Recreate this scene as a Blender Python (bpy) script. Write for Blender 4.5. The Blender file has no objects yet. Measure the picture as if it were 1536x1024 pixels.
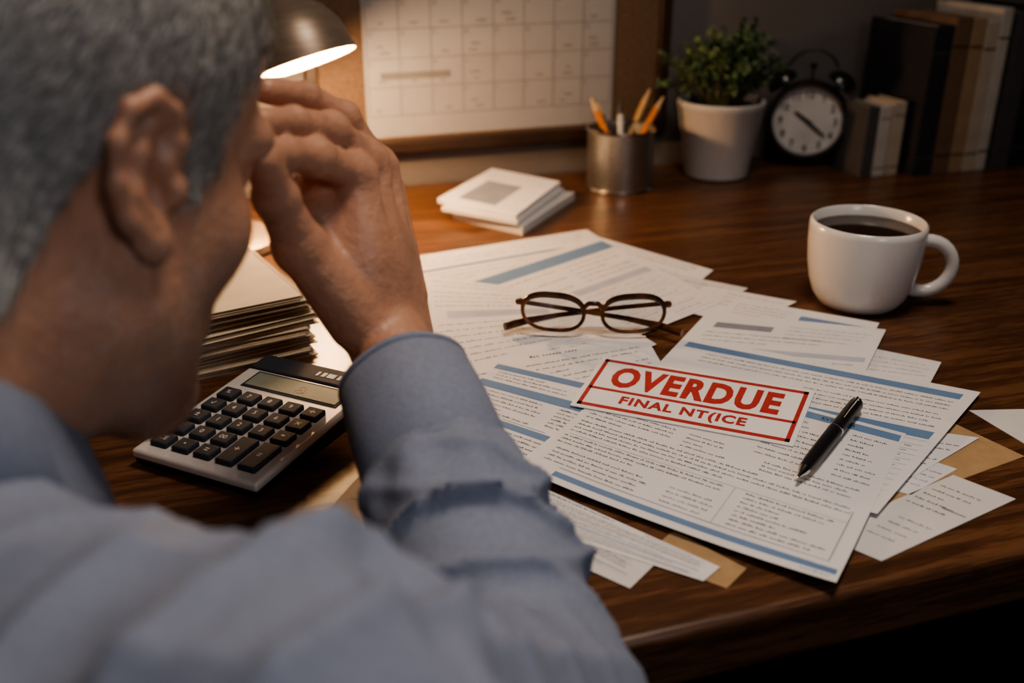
import bpy, math, random
import numpy as np
from mathutils import Vector, Matrix
RN = random.Random(7)
SC = bpy.context.scene
COL = SC.collection
CAM = np.array([0, 0, 1.11]); TH = math.radians(24); FP = 1500.0; DZ = .75
ct, st = math.cos(TH), math.sin(TH)
def ray(px, py):
    a = (px-768)/FP; v = (512-py)/FP
    return np.array([a, ct+v*st, -st+v*ct])
def P(px, py, d): return CAM+ray(px, py)*d
def G(px, py, h=0.0):
    r = ray(px, py); return CAM+r*((DZ+h-CAM[2])/r[2])
PHI = math.radians(18)
EE = np.array([math.cos(PHI), math.sin(PHI), 0]); NN = np.array([-math.sin(PHI), math.cos(PHI), 0]); WD = 1.315
def D(s, t, z): return NN*(WD-t)+EE*s+np.array([0, 0, z])
def Wl(px, py, t=0):
    r = ray(px, py); p = CAM+r*((WD-t)/r.dot(NN)); return p.dot(EE), p[2]
def Sx(px, t, z):      # s on the desk line at distance t from the wall seen at column px
    k = (px-768)/FP; p0 = D(0, t, z)-CAM
    f = np.array([0, ct, -st]); d0 = p0.dot(f); dd = EE.dot(f)
    return (k*d0-p0[0])/(EE[0]-k*dd)
def unit(v): v = np.array(v, float); return v/np.linalg.norm(v)
def align(o, z, xh=None):
    z = unit(z); h = np.array(xh if xh is not None else ([1, 0, 0] if abs(z[0]) < .9 else [0, 1, 0]), float)
    y = unit(np.cross(z, h)); x = np.cross(y, z)
    M = np.eye(4); M[:3, 0] = x; M[:3, 1] = y; M[:3, 2] = z; M[:3, 3] = o; return M

# ---------------------------------------------------------------- materials
def nmat(name):
    m = bpy.data.materials.new(name); m.use_nodes = True
    nt = m.node_tree; return m, nt, nt.nodes['Principled BSDF']
def pm(name, col, rough=.5, metal=0, var=.12, scale=30, bump=0, bscale=250, sss=0, coat=0, emis=None, es=0, stretch=None, spec=None):
    m, nt, b = nmat(name)
    tc = nt.nodes.new('ShaderNodeTexCoord'); mp = nt.nodes.new('ShaderNodeMapping')
    nt.links.new(tc.outputs['Object'], mp.inputs[0])
    if stretch: mp.inputs['Scale'].default_value = stretch
    n = nt.nodes.new('ShaderNodeTexNoise'); n.inputs['Scale'].default_value = scale; n.inputs['Detail'].default_value = 4
    nt.links.new(mp.outputs[0], n.inputs['Vector'])
    cr = nt.nodes.new('ShaderNodeValToRGB')
    cr.color_ramp.elements[0].position = .3; cr.color_ramp.elements[1].position = .7
    cr.color_ramp.elements[0].color = (*[c*(1-var) for c in col], 1)
    cr.color_ramp.elements[1].color = (*[min(1, c*(1+var)) for c in col], 1)
    nt.links.new(n.outputs['Fac'], cr.inputs[0]); nt.links.new(cr.outputs[0], b.inputs['Base Color'])
    b.inputs['Roughness'].default_value = rough; b.inputs['Metallic'].default_value = metal
    if spec is not None: b.inputs['Specular IOR Level'].default_value = spec
    if coat: b.inputs['Coat Weight'].default_value = coat
    if sss:
        b.inputs['Subsurface Weight'].default_value = sss
        b.inputs['Subsurface Radius'].default_value = (.01, .004, .002); b.inputs['Subsurface Scale'].default_value = .5
    if emis:
        b.inputs['Emission Color'].default_value = (*emis, 1); b.inputs['Emission Strength'].default_value = es
    if bump:
        n2 = nt.nodes.new('ShaderNodeTexNoise'); n2.inputs['Scale'].default_value = bscale; n2.inputs['Detail'].default_value = 5
        nt.links.new(mp.outputs[0], n2.inputs['Vector'])
        bp = nt.nodes.new('ShaderNodeBump'); bp.inputs['Strength'].default_value = bump; bp.inputs['Distance'].default_value = .002
        nt.links.new(n2.outputs['Fac'], bp.inputs['Height']); nt.links.new(bp.outputs[0], b.inputs['Normal'])
    return m
def wood_mat():
    m, nt, b = nmat('desk_wood')
    tc = nt.nodes.new('ShaderNodeTexCoord')
    def noise(sc, scale, detail):
        mp = nt.nodes.new('ShaderNodeMapping'); mp.inputs['Scale'].default_value = sc
        nt.links.new(tc.outputs['Object'], mp.inputs[0])
        n = nt.nodes.new('ShaderNodeTexNoise'); n.inputs['Scale'].default_value = scale; n.inputs['Detail'].default_value = detail
        n.inputs['Distortion'].default_value = .25
        nt.links.new(mp.outputs[0], n.inputs['Vector']); return n
    a = noise((1.8, 34, 34), 3.0, 9); f = noise((14, 300, 300), 3.0, 4)
    ad = nt.nodes.new('ShaderNodeMath'); ad.operation = 'MULTIPLY_ADD'; ad.inputs[1].default_value = .8
    nt.links.new(f.outputs['Fac'], ad.inputs[0]); nt.links.new(a.outputs['Fac'], ad.inputs[2])
    cr = nt.nodes.new('ShaderNodeValToRGB'); e = cr.color_ramp.elements
    e[0].position = .55; e[0].color = (.036, .0145, .0066, 1)
    e[1].position = 1.0; e[1].color = (.155, .070, .031, 1)
    k = e.new(.87); k.color = (.085, .035, .0150, 1)
    nt.links.new(ad.outputs[0], cr.inputs[0]); nt.links.new(cr.outputs[0], b.inputs['Base Color'])
    b.inputs['Roughness'].default_value = .35
    bp = nt.nodes.new('ShaderNodeBump'); bp.inputs['Strength'].default_value = .12; bp.inputs['Distance'].default_value = .001
    nt.links.new(ad.outputs[0], bp.inputs['Height']); nt.links.new(bp.outputs[0], b.inputs['Normal'])
    return m
def lens_mat():
    m, nt, b = nmat('clear_lens')
    t = nt.nodes.new('ShaderNodeBsdfTransparent'); g = nt.nodes.new('ShaderNodeBsdfGlossy'); g.inputs['Roughness'].default_value = .03
    t.inputs[0].default_value = (.92, .94, .95, 1)
    mx = nt.nodes.new('ShaderNodeMixShader'); mx.inputs[0].default_value = .13
    nt.links.new(t.outputs[0], mx.inputs[1]); nt.links.new(g.outputs[0], mx.inputs[2])
    nt.links.new(mx.outputs[0], nt.nodes['Material Output'].inputs[0]); return m
def tortoise_mat():
    m, nt, b = nmat('tortoiseshell')
    n = nt.nodes.new('ShaderNodeTexNoise'); n.inputs['Scale'].default_value = 45; n.inputs['Detail'].default_value = 2
    tc = nt.nodes.new('ShaderNodeTexCoord'); nt.links.new(tc.outputs['Object'], n.inputs['Vector'])
    cr = nt.nodes.new('ShaderNodeValToRGB'); e = cr.color_ramp.elements
    e[0].position = .40; e[0].color = (.030, .0125, .0055, 1); e[1].position = .72; e[1].color = (.20, .075, .023, 1)
    nt.links.new(n.outputs['Fac'], cr.inputs[0]); nt.links.new(cr.outputs[0], b.inputs['Base Color'])
    b.inputs['Roughness'].default_value = .2; return m
def meshcup_mat():
    m, nt, b = nmat('perforated_steel')
    tc = nt.nodes.new('ShaderNodeTexCoord')
    v = nt.nodes.new('ShaderNodeTexVoronoi'); v.inputs['Scale'].default_value = 420
    nt.links.new(tc.outputs['Object'], v.inputs['Vector'])
    cr = nt.nodes.new('ShaderNodeValToRGB'); e = cr.color_ramp.elements
    e[0].position = .2; e[0].color = (.24, .235, .23, 1); e[1].position = .5; e[1].color = (.38, .37, .36, 1)
    nt.links.new(v.outputs['Distance'], cr.inputs[0]); nt.links.new(cr.outputs[0], b.inputs['Base Color'])
    b.inputs['Metallic'].default_value = .9; b.inputs['Roughness'].default_value = .36; return m
M = dict(
 wood=wood_mat(), woodleg=pm('dark_wood', (.06, .026, .012), .45, var=.3, scale=8, stretch=(20, 20, 1)),
 wall=pm('wall_paint', (.165, .150, .145), .9, var=.06, scale=6, bump=.15, bscale=120),
 floor=pm('floor_carpet', (.035, .028, .024), .95, var=.3, scale=60), ceil=pm('ceiling_paint', (.3, .29, .28), .9),
 paperb=pm('bright_card', (.78, .765, .75), .7, var=.03, scale=18, bump=.15, bscale=16),
 paper=pm('white_paper', (.72, .705, .70), .75, var=.04, scale=18, bump=.34, bscale=16),
 paper2=pm('offwhite_paper', (.65, .63, .61), .75, var=.04, scale=18, bump=.34, bscale=16),
 cream=pm('cream_paper', (.70, .60, .45), .8, var=.06, scale=40), ink=pm('dark_ink', (.085, .09, .11), .7),
 grey=pm('grey_print', (.23, .25, .30), .7), pale=pm('pale_print', (.44, .47, .55), .7),
 blue=pm('blue_print', (.14, .24, .40), .6, var=.05), red=pm('red_print', (.40, .035, .035), .65, var=.14, scale=300),
 kraft=pm('kraft_paper', (.40, .26, .13), .8, var=.1, scale=80),
 folder=pm('folder_card', (.64, .54, .40), .8, var=.1, scale=30), edge=pm('page_edges', (.52, .42, .30), .85, var=.25, scale=40, stretch=(1, 1, 60)),
 skin=pm('skin', (.50, .262, .165), .45, var=.10, scale=60, bump=.5, bscale=200, sss=.08),
 hair=pm('grey_hair', (.25, .232, .21), .65, var=.15, scale=120),
 hair2=pm('silver_hair', (.46, .43, .39), .55, var=.34, scale=190),
 stub=pm('grey_stubble', (.48, .42, .36), .7),
 shirt=pm('blue_shirt', (.235, .262, .335), .85, var=.08, scale=300, bump=.3, bscale=700),
 trous=pm('dark_trousers', (.03, .03, .04), .9), shoe=pm('black_leather', (.015, .013, .012), .4),
 black=pm('black_plastic', (.012, .012, .014), .35), blackm=pm('black_enamel', (.010, .010, .011), .3, coat=.3),
 silver=pm('brushed_silver', (.68, .635, .59), .38, metal=.2, var=.05, scale=80),
 chrome=pm('chrome', (.72, .70, .67), .16, metal=1, var=.03), nickel=pm('brushed_bronze', (.34, .26, .195), .42, metal=.55, var=.12, scale=40, stretch=(1, 1, 8)),
 key=pm('key_rubber', (.030, .035, .045), .7, spec=.2), keyink=pm('key_print', (.6, .6, .6), .6), lcd=pm('lcd', (.20, .215, .17), .55, spec=.2), lcdink=pm('lcd_digit', (.03, .03, .03), .5),
 ceramic=pm('white_ceramic', (.74, .71, .68), .22, var=.02, coat=.2), coffee=pm('black_coffee', (.022, .009, .004), .08),
 tort=tortoise_mat(), lens=lens_mat(), meshcup=meshcup_mat(),
 potm=pm('matte_white_pot', (.54, .515, .50), .55, var=.05, scale=10), soil=pm('soil', (.03, .018, .01), .95, var=.4, scale=120, bump=.6, bscale=200),
 leaf=pm('green_leaf', (.092, .145, .060), .65, var=.45, scale=35), stem=pm('green_stem', (.09, .10, .04), .7),
 cork=pm('cork', (.125, .078, .048), .9, var=.25, scale=200, bump=.3), frame=pm('dark_frame', (.035, .018, .011), .4),
 calp=pm('calendar_paper', (.315, .315, .32), .8, var=.03), line=pm('calendar_line', (.17, .165, .165), .8),
 bkdark=pm('black_bookcloth', (.022, .022, .026), .6), bkbrown=pm('brown_bookcloth', (.17, .10, .06), .7), bktan=pm('tan_bookcloth', (.36, .24, .145), .7),
 bkcream=pm('cream_bookcloth', (.48, .40, .31), .7), bkwhite=pm('white_bookcloth', (.52, .48, .43), .7), bkgrey=pm('grey_bookcloth', (.07, .068, .07), .7),
 pages=pm('book_pages', (.45, .40, .33), .9, var=.1, scale=50),
 penc_o=pm('orange_pencil', (.60, .21, .03), .4), penc_y=pm('yellow_pencil', (.55, .33, .11), .45), penc_d=pm('dark_pencil', (.07, .05, .045), .4),
 pwood=pm('pencil_wood', (.55, .38, .22), .7), lead=pm('graphite', (.03, .03, .03), .4), penw=pm('white_pen_plastic', (.55, .53, .5), .35),
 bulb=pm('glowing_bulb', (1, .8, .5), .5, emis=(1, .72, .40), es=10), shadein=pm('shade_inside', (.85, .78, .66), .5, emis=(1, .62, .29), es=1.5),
 dial=pm('clock_dial', (.70, .67, .63), .6),
)

# ---------------------------------------------------------------- mesh builder
TXT = {}
def text_geo(s, off=0, sp=1.0):
    if (s, off) in TXT: return TXT[(s, off)]
    cu = bpy.data.curves.new('t', 'FONT'); cu.body = s; cu.offset = off; cu.resolution_u = 3
    cu.space_character = sp
    ob = bpy.data.objects.new('t', cu); COL.objects.link(ob)
    dg = bpy.context.evaluated_depsgraph_get(); dg.update()
    me = bpy.data.meshes.new_from_object(ob.evaluated_get(dg))
    v = np.array([x.co[:] for x in me.vertices]); f = [list(p.vertices) for p in me.polygons]
    bpy.data.objects.remove(ob); bpy.data.curves.remove(cu); bpy.data.meshes.remove(me)
    lo = v.min(0); hi = v.max(0); asp = (hi[0]-lo[0])/(hi[1]-lo[1])
    v = (v[:, :2]-lo[:2])/(hi[:2]-lo[:2]); TXT[(s, off)] = (v, f, asp); return TXT[(s, off)]
class MB:
    def __init__(s): s.v = []; s.f = []; s.m = []
    def add(s, vs, fs, mat=0, Mx=None):
        n = len(s.v); vs = np.array(vs, float).reshape(-1, 3)
        if Mx is not None: vs = vs@Mx[:3, :3].T+Mx[:3, 3]
        s.v += vs.tolist(); s.f += [[i+n for i in f] for f in fs]; s.m += [mat]*len(fs); return s
    def box(s, x0, x1, y0, y1, z0, z1, mat=0, Mx=None):
        v = [(x0, y0, z0), (x1, y0, z0), (x1, y1, z0), (x0, y1, z0), (x0, y0, z1), (x1, y0, z1), (x1, y1, z1), (x0, y1, z1)]
        return s.add(v, [(3, 2, 1, 0), (4, 5, 6, 7), (0, 1, 5, 4), (1, 2, 6, 5), (2, 3, 7, 6), (3, 0, 4, 7)], mat, Mx)
    def slab(s, q, z0, z1, mat=0):
        v = [(p[0], p[1], z0) for p in q]+[(p[0], p[1], z1) for p in q]
        return s.add(v, [(3, 2, 1, 0), (4, 5, 6, 7), (0, 1, 5, 4), (1, 2, 6, 5), (2, 3, 7, 6), (3, 0, 4, 7)], mat)
    def lathe(s, prof, n=40, mat=0, Mx=None, closed=False):
        vs = []; fs = []; k = len(prof)
        for i in range(n):
            a = 2*math.pi*i/n
            for r, z in prof: vs.append((r*math.cos(a), r*math.sin(a), z))
        for i in range(n):
            j = (i+1) % n
            for q in range(k if closed else k-1):
                w = (q+1) % k; fs.append((i*k+q, j*k+q, j*k+w, i*k+w))
        return s.add(vs, fs, mat, Mx)
    def tube(s, pts, rad, n=10, mat=0, Mx=None, closed=False, flat=1.0):
        pts = [np.array(p, float) for p in pts]; k = len(pts)
        if not hasattr(rad, '__len__'): rad = [rad]*k
        vs = []; fs = []; up = None
        for i in range(k):
            if closed: t = unit(pts[(i+1) % k]-pts[i-1])
            else: t = unit(pts[min(i+1, k-1)]-pts[max(i-1, 0)])
            if up is None: up = np.array([0, 0, 1.]) if abs(t[2]) < .9 else np.array([0, 1., 0])
            a = unit(np.cross(t, up)); b = np.cross(a, t); up = b
            for j in range(n):
                c = 2*math.pi*j/n; vs.append(pts[i]+rad[i]*(a*math.cos(c)+b*flat*math.sin(c)))
        for i in range(k if closed else k-1):
            for j in range(n):
                w = (j+1) % n; i2 = (i+1) % k; fs.append((i*n+j, i*n+w, i2*n+w, i2*n+j))
        if not closed: fs.append(list(range(n))[::-1]); fs.append([(k-1)*n+j for j in range(n)])
        return s.add(vs, fs, mat, Mx)
    def text(s, t, fn, u0, u1, v0, v1, mat=0, off=0, sp=1.0):
        v, f, asp = text_geo(t, off, sp)
        return s.add([fn(u0+(u1-u0)*x, v1+(v0-v1)*y) for x, y in v], f, mat)
    def build(s, name, mats, parent=None, origin=None, smooth=True, angle=38, bevel=0, loc=None, rot=0):
        me = bpy.data.meshes.new(name)
        v = np.array(s.v)
        if origin is not None: v = v-np.array(origin)
        me.from_pydata(v.tolist(), [], s.f)
        if not isinstance(mats, (list, tuple)): mats = [mats]
        for m in mats: me.materials.append(M[m] if isinstance(m, str) else m)
        me.polygons.foreach_set('material_index', s.m)
        if smooth:
            me.polygons.foreach_set('use_smooth', [True]*len(s.f)); me.set_sharp_from_angle(angle=math.radians(angle))
        me.update()
        ob = bpy.data.objects.new(name, me); COL.objects.link(ob)
        if parent: ob.parent = parent
        elif origin is not None: ob.location = origin
        if loc is not None: ob.location = loc
        if rot: ob.rotation_euler.z = rot
        if bevel:
            b = ob.modifiers.new('b', 'BEVEL'); b.width = bevel; b.segments = 3; b.limit_method = 'ANGLE'
        return ob
def tag(o, label=None, cat=None, group=None, kind=None):
    for k, v in (('label', label), ('category', cat), ('group', group), ('kind', kind)):
        if v: o[k] = v
    return o
def empty(name, loc, rot=0, label=None, cat=None, group=None):
    o = bpy.data.objects.new(name, None); COL.objects.link(o); o.location = loc; o.rotation_euler.z = rot; o.empty_display_size = .03
    return tag(o, label, cat, group)
def st_(o): o['kind'] = 'structure'; return o

# ---------------------------------------------------------------- room
def room(name, s0, s1, t0, t1, z0, z1, mat):
    mb = MB(); mb.box(s0, s1, -t1, -t0, z0, z1); o = mb.build(name, mat, smooth=False); o.location = D(0, 0, 0); o.rotation_euler.z = PHI; return st_(o)
room('floor', -1.3, 2.1, 0, 2.6, -.05, 0, 'floor')
room('wall_back', -1.3, 2.1, -.06, 0, 0, 2.5, 'wall')
room('wall_left', -1.36, -1.3, -.06, 2.6, 0, 2.5, 'wall')
room('wall_right', 2.1, 2.16, -.06, 2.6, 0, 2.5, 'wall')
room('ceiling', -1.3, 2.1, 0, 2.6, 2.5, 2.55, 'ceil')

# desk
dk = empty('desk', D(.35, .475, 0), PHI, 'dark brown wooden desk with a straight front edge against the wall', 'desk')
mb = MB(); mb.box(-1.05, 1.05, -.462, .474, .710, .75); mb.build('desk_top', 'wood', dk, bevel=.005)
mb = MB(); mb.box(-.95, .95, -.38, -.355, .63, .710); mb.build('apron', 'woodleg', dk, bevel=.002)
mb = MB(); mb.box(-.95, .95, .38, .405, .63, .710); mb.build('apron', 'woodleg', dk, bevel=.002)
for sx in (-1, 1):
    for sy in (-1, 1):
        mb = MB(); v = []
        for z, w in ((0, .022), (.710, .032)):
            for a, b in ((-1, -1), (1, -1), (1, 1), (-1, 1)): v.append((sx*.98+a*w, sy*.38+b*w, z))
        mb.add(v, [(3, 2, 1, 0), (4, 5, 6, 7), (0, 1, 5, 4), (1, 2, 6, 5), (2, 3, 7, 6), (3, 0, 4, 7)])
        mb.build('leg', 'woodleg', dk, bevel=.003)

# ---------------------------------------------------------------- papers
def L(i): return .0004*i+.0003
def words(mb, fn, W, H, u0, u1, v0, v1, rows, mat=1, fill=.92, hmax=.0019):
    sp = (v1-v0)/rows; hh = min(.50*sp*H, hmax)/H; lw = hh*H*.72/W
    for r in range(rows):
        v = v0+sp*(r+.5); u = u0
        end = u0+(u1-u0)*(fill if RN.random() < .7 else fill*RN.uniform(.4, .95))
        while u < end:
            for q in range(RN.randint(2, 8)):
                if u+lw > u1: break
                up = hh*(.60 if RN.random() < .65 else 1.0); w = lw*RN.uniform(.5, .78)
                mb.add([fn(u, v), fn(u+w, v), fn(u+w, v-up), fn(u, v-up)], [(0, 1, 2, 3)], mat); u += lw
            u += lw*.9
def rect(mb, fn, u0, u1, v0, v1, mat, n=6):
    vs = []; fs = []
    for i in range(n+1):
        u = u0+(u1-u0)*i/n; vs += [fn(u, v0), fn(u, v1)]
    for i in range(n): fs.append((2*i, 2*i+1, 2*i+3, 2*i+2))
    mb.add(vs, fs, mat)
PM = ['paper', 'ink', 'blue', 'grey', 'pale', 'red']
def table(u0, u1, v0, v1, nr, nc):
    l = [('r', u0, u1, v0+(v1-v0)*i/nr-.0015, v0+(v1-v0)*i/nr+.0015, 4) for i in range(nr+1)]
    for j in range(nc):
        a = u0+(u1-u0)*(j+.08)/nc; l.append(('t', a, a+(u1-u0)/nc*.8, v0, v1, nr, 3 if j else 1, .85))
    return l
def sheet(name, label, cat, q, lvl, lay, group=None, base='paper', lift=0, th=.0003, corners=((1, 1),)):
    c = [G(x, y, L(lvl)) for x, y in q]; z = c[0][2]
    def z_(u, v):
        s = 0
        for a, b in corners: s += max(0, 1-math.hypot(u-a, v-b)/.45)**2
        return z+lift*s
    def xy(u, v): return (c[0]*(1-u)+c[1]*u)*(1-v)+(c[3]*(1-u)+c[2]*u)*v
    def fn(u, v): p = xy(u, v); return (p[0], p[1], z_(u, v)+.00012)
    W = np.linalg.norm(c[1]-c[0]); H = np.linalg.norm(c[3]-c[0])
    mb = MB(); n = 16; vs = []; fs = []
    for j in range(n+1):
        for i in range(n+1):
            p = xy(i/n, j/n); vs.append((p[0], p[1], z_(i/n, j/n)))
    k = len(vs); vs += [(x, y, zz-th) for x, y, zz in vs]
    for j in range(n):
        for i in range(n):
            a = j*(n+1)+i; fs.append((a, a+n+1, a+n+2, a+1)); fs.append((k+a, k+a+1, k+a+n+2, k+a+n+1))
    rim = [i for i in range(n+1)]+[(j+1)*(n+1)-1 for j in range(1, n+1)]+[n*(n+1)+i for i in range(n-1, -1, -1)]+[j*(n+1) for j in range(n-1, 0, -1)]
    for a, b in zip(rim, rim[1:]+rim[:1]): fs.append((a, b, k+b, k+a))
    mb.add(vs, fs, 0)
    for it in lay:
        if it[0] == 'r': rect(mb, fn, *it[1:])
        elif it[0] == 't': words(mb, fn, W, H, *it[1:])
        elif it[0] == 'x': mb.text(it[1], fn, *it[2:])
    o = mb.build(name, [base]+PM[1:], origin=c[0]*.5+c[2]*.5, smooth=False); tag(o, label, cat, group)
    return o, fn
def bill(seed, head=True, v=.17):
    r = random.Random(seed); l = []
    if head: l += [('t', .06, .5, .05, .12, 1, 1, 1, .004), ('t', .65, .95, .05, .14, 2, 3)]
    while v < .88:
        h = r.uniform(.10, .18); k = r.random()
        if k < .45: l.append(('t', .06, .95, v, v+h, max(2, int(h*32)), 1, .97))
        elif k < .75: l += [('t', .06, .45, v, v+h, max(2, int(h*32)), 1, .9), ('t', .52, .95, v, v+h, max(2, int(h*32)), 1, .9)]
        else: l += [('r', .06, .95, v, v+.045, 4), ('t', .08, .9, v+.05, v+h, 3, 3), ('r', .06, .95, v+h, v+h+.004, 3)]
        v += h+.02
    return l
GP = 'bills and letters spread over the desk'
GE = 'envelopes under the spread of bills'
sheet('envelope', 'brown kraft envelope sticking out at the right of the bills', 'envelope', [(1430, 634), (1537, 684), (1322, 762), (1230, 700)], 0, [('r', .0, 1, .495, .5, 3)], GE, 'kraft')
sheet('envelope', 'small brown kraft envelope corner peeking out under the lower edge of the bills', 'envelope', [(1010, 795), (1120, 852), (1090, 882), (965, 835)], 0, [], GE, 'kraft')
sheet('envelope', 'blank white envelope cut off by the right edge of the view', 'envelope', [(1453, 615), (1590, 612), (1680, 690), (1540, 667)], 0, [], GE, 'paper2')
sheet('letter', 'small white letter with dark handwriting lowest at the right of the spread', 'paper', [(1430, 712), (1524, 748), (1322, 841), (1225, 800)], 1, [('t', .1, .75, .12, .45, 5, 1, .9), ('t', .35, .9, .55, .85, 4, 3, .8), ('r', .55, .92, .35, .36, 3)], GP, 'paper2')
sheet('letter', 'cream blank sheet tip between the calculator and the blue cuff', 'paper', [(540, 712), (690, 735), (640, 810), (480, 778)], 0, [('r', .1, .6, .5, .52, 4)], GP, 'paperb')
sheet('bill', 'white sheet corner reaching lowest below the main statement beside the sleeve', 'paper', [(720, 690), (980, 848), (945, 882), (650, 750)], 1, bill(3), GP, 'paper2')
sheet('bill', 'white sheet edge just under the blue bottom band of the main statement', 'paper', [(790, 720), (1080, 850), (1055, 871), (740, 770)], 2, bill(4), GP)
sheet('bill', 'white sheet with small diagrams under the right corner of the banded statement', 'paper', [(1350, 640), (1469, 656), (1372, 714), (1260, 690)], 2, [('t', .4, .95, .2, .8, 5, 1)], GP)
sheet('bill', 'small white slip lying on the kraft envelope at right', 'paper', [(1340, 672), (1436, 703), (1366, 742), (1270, 715)], 1, [('t', .3, .95, .2, .8, 4, 3)], GP)
sheet('bill', 'rearmost white bill at the far left corner of the spread', 'paper', [(600, 388), (880, 344), (1000, 420), (680, 490)], 1, [('t', .05, .5, .04, .2, 3, 3, .95, .003), ('t', .55, .95, .04, .2, 3, 3, .95, .003), ('r', .02, .95, .24, .27, 2), ('t', .05, .95, .3, .9, 11, 3, .95, .003)], GP)
sheet('bill', 'white sheet with pale print at the far right rear of the spread', 'paper', [(880, 350), (1070, 405), (1015, 450), (820, 410)], 2, [('t', .1, .95, .06, .5, 5, 3, .95, .003), ('r', .6, .95, .55, .62, 2), ('t', .3, .95, .66, .95, 4, 3, .95, .003)], GP)
sheet('bill', 'small white sheet half hidden behind the right lens of the glasses', 'paper', [(1000, 408), (1122, 432), (1060, 470), (930, 440)], 3, [('t', .3, .95, .1, .9, 5, 3, .95, .003)], GP, 'paper2')
sheet('bill', 'narrow white sheet edge between glasses and coffee mug', 'paper', [(1060, 428), (1195, 452), (1120, 490), (1000, 460)], 4, [('t', .3, .95, .1, .6, 4, 3)], GP)
sheet('bill', 'white bill with a wide diagonal blue band behind the glasses', 'paper', [(640, 436), (893, 356), (1085, 452), (790, 570)], 5, [('r', .06, 1, .06, .17, 2), ('t', .45, .95, .01, .05, 1, 3), ('t', .1, .6, .2, .45, 5, 3, .95, .003), ('t', .65, .97, .2, .45, 5, 3, .95, .003), ('r', .3, .97, .47, .53, 4)]+table(.3, .97, .55, .97, 8, 3), GP)
sheet('bill', 'white text page under the left lens of the glasses', 'paper', [(636, 414), (860, 440), (985, 516), (670, 640)], 6, [('t', .05, .6, .02, .1, 2, 3, .9, .003), ('r', .1, .7, .30, .36, 4), ('t', .04, .9, .12, .28, 4, 1, .95, .0026), ('t', .04, .6, .39, .95, 12, 1, .95, .0026)]+table(.63, .96, .39, .9, 9, 2), GP)
sheet('bill', 'tilted text page with a bold heading in front of the glasses', 'paper', [(690, 545), (968, 503), (1010, 575), (740, 650)], 7, [('t', .35, .62, .04, .14, 1, 1, 1, .0042), ('t', .05, .95, .18, .95, 9, 1, .95, .0026)], GP)
sheet('bill', 'white statement with two stacked blue headings beside the cuff', 'paper', [(750, 543), (1010, 600), (900, 745), (640, 640)], 8,
      [('r', .0, .52, .03, .1, 2), ('r', .0, .62, .27, .36, 2), ('t', .05, .5, .12, .25, 3, 1), ('t', .05, .45, .38, .66, 6, 1), ('t', .52, .95, .38, .62, 6, 1), ('r', .25, .62, .68, .74, 2), ('t', .2, .9, .76, .97, 5, 1), ('r', .3, .55, .66, .665, 3)], GP)
sheet('bill', 'white bill with a blue corner strip in front of the coffee mug', 'paper', [(1105, 447), (1319, 484), (1290, 540), (1050, 500)], 5, [('r', .5, .95, .18, .42, 2), ('t', .05, .45, .1, .5, 5, 3), ('t', .5, .95, .5, .9, 4, 3)], GP)
sheet('bill', 'white bill with a dark grey header strip left of the blue corner strip', 'paper', [(1062, 467), (1329, 494), (1292, 570), (985, 548)], 9, [('r', .1, .42, .18, .28, 3), ('t', .5, .95, .12, .4, 4, 3), ('t', .08, .9, .34, .55, 3, 1), ('r', .05, .97, .60, .68, 4), ('t', .1, .95, .72, .95, 3, 1)], GP)
sheet('bill', 'small white sheet with tiny grey text at the right edge below the mug', 'paper', [(1250, 510), (1412, 543), (1395, 575), (1230, 560)], 4, [('t', .35, .95, .2, .95, 5, 3)], GP)
sheet('bill', 'large white statement with a long blue top band right of the overdue notice', 'paper', [(1042, 506), (1471, 588), (1316, 770), (840, 660)], 10,
      [('r', .0, .96, .05, .10, 2), ('t', .1, .97, .12, .22, 3, 1, .97), ('t', .5, .97, .24, .38, 4, 1), ('r', .45, .97, .40, .46, 2)]+table(.45, .97, .48, .97, 13, 3), GP)
main, _ = sheet('bill', 'topmost large statement with dense text and blue bottom band under the pen', 'paper', [(955, 545), (1359, 650), (1253, 882), (770, 705)], 11,
      [('r', .60, .99, .025, .075, 2), ('x', 'KVTS A SIM', .73, .84, .038, .062, 0), ('t', .60, .82, .10, .44, 9, 1, .85), ('t', .85, .97, .10, .44, 9, 1, .8), ('t', .03, .40, .34, .40, 2, 1, .8), ('t', .03, .34, .42, .54, 4, 1, .95), ('t', .38, .54, .42, .54, 4, 1, .8), ('t', .03, .96, .55, .66, 4, 1, .98),
       ('t', .03, .60, .68, .76, 3, 1, .95), ('t', .66, .95, .68, .9, 8, 1, .85), ('t', .65, .95, .46, .54, 3, 1, .9), ('r', .12, .99, .935, .965, 2), ('r', .12, .96, .905, .908, 3), ('r', .957, .960, .6, .905, 3), ('r', .62, .623, .67, .905, 4),
       ('t', .05, .4, .78, .90, 4, 1, .9), ('t', .45, .6, .78, .90, 4, 3, .9), ('r', .04, .96, .67, .673, 4), ('t', .9, .985, .975, .99, 1, 2)], GP, lift=.004, corners=((1, 1), (0, 1)))
# overdue notice
q = [(905, 534), (1223, 586), (1190, 669), (855, 607)]
nt_, fn = sheet('overdue_notice', 'white notice card reading overdue final notice in red capitals', 'notice', q, 14, [], th=.0008, base='paperb')
mb = MB()
for r_ in ((.022, .978, .045, .095), (.022, .978, .905, .955), (.022, .042, .045, .955), (.958, .978, .045, .955), (.03, .97, .600, .642)): rect(mb, fn, *r_, 0, 4)
mb.build('red_border', 'red', nt_, origin=nt_.location, smooth=False)
mb = MB(); mb.text('OVERDUE', fn, .10, .885, .15, .555, 0, .046, 1.14); mb.text('FINAL NT(ICE', fn, .20, .775, .69, .875, 0, .042, 1.14)
mb.build('lettering', 'red', nt_, origin=nt_.location, smooth=False)

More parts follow.
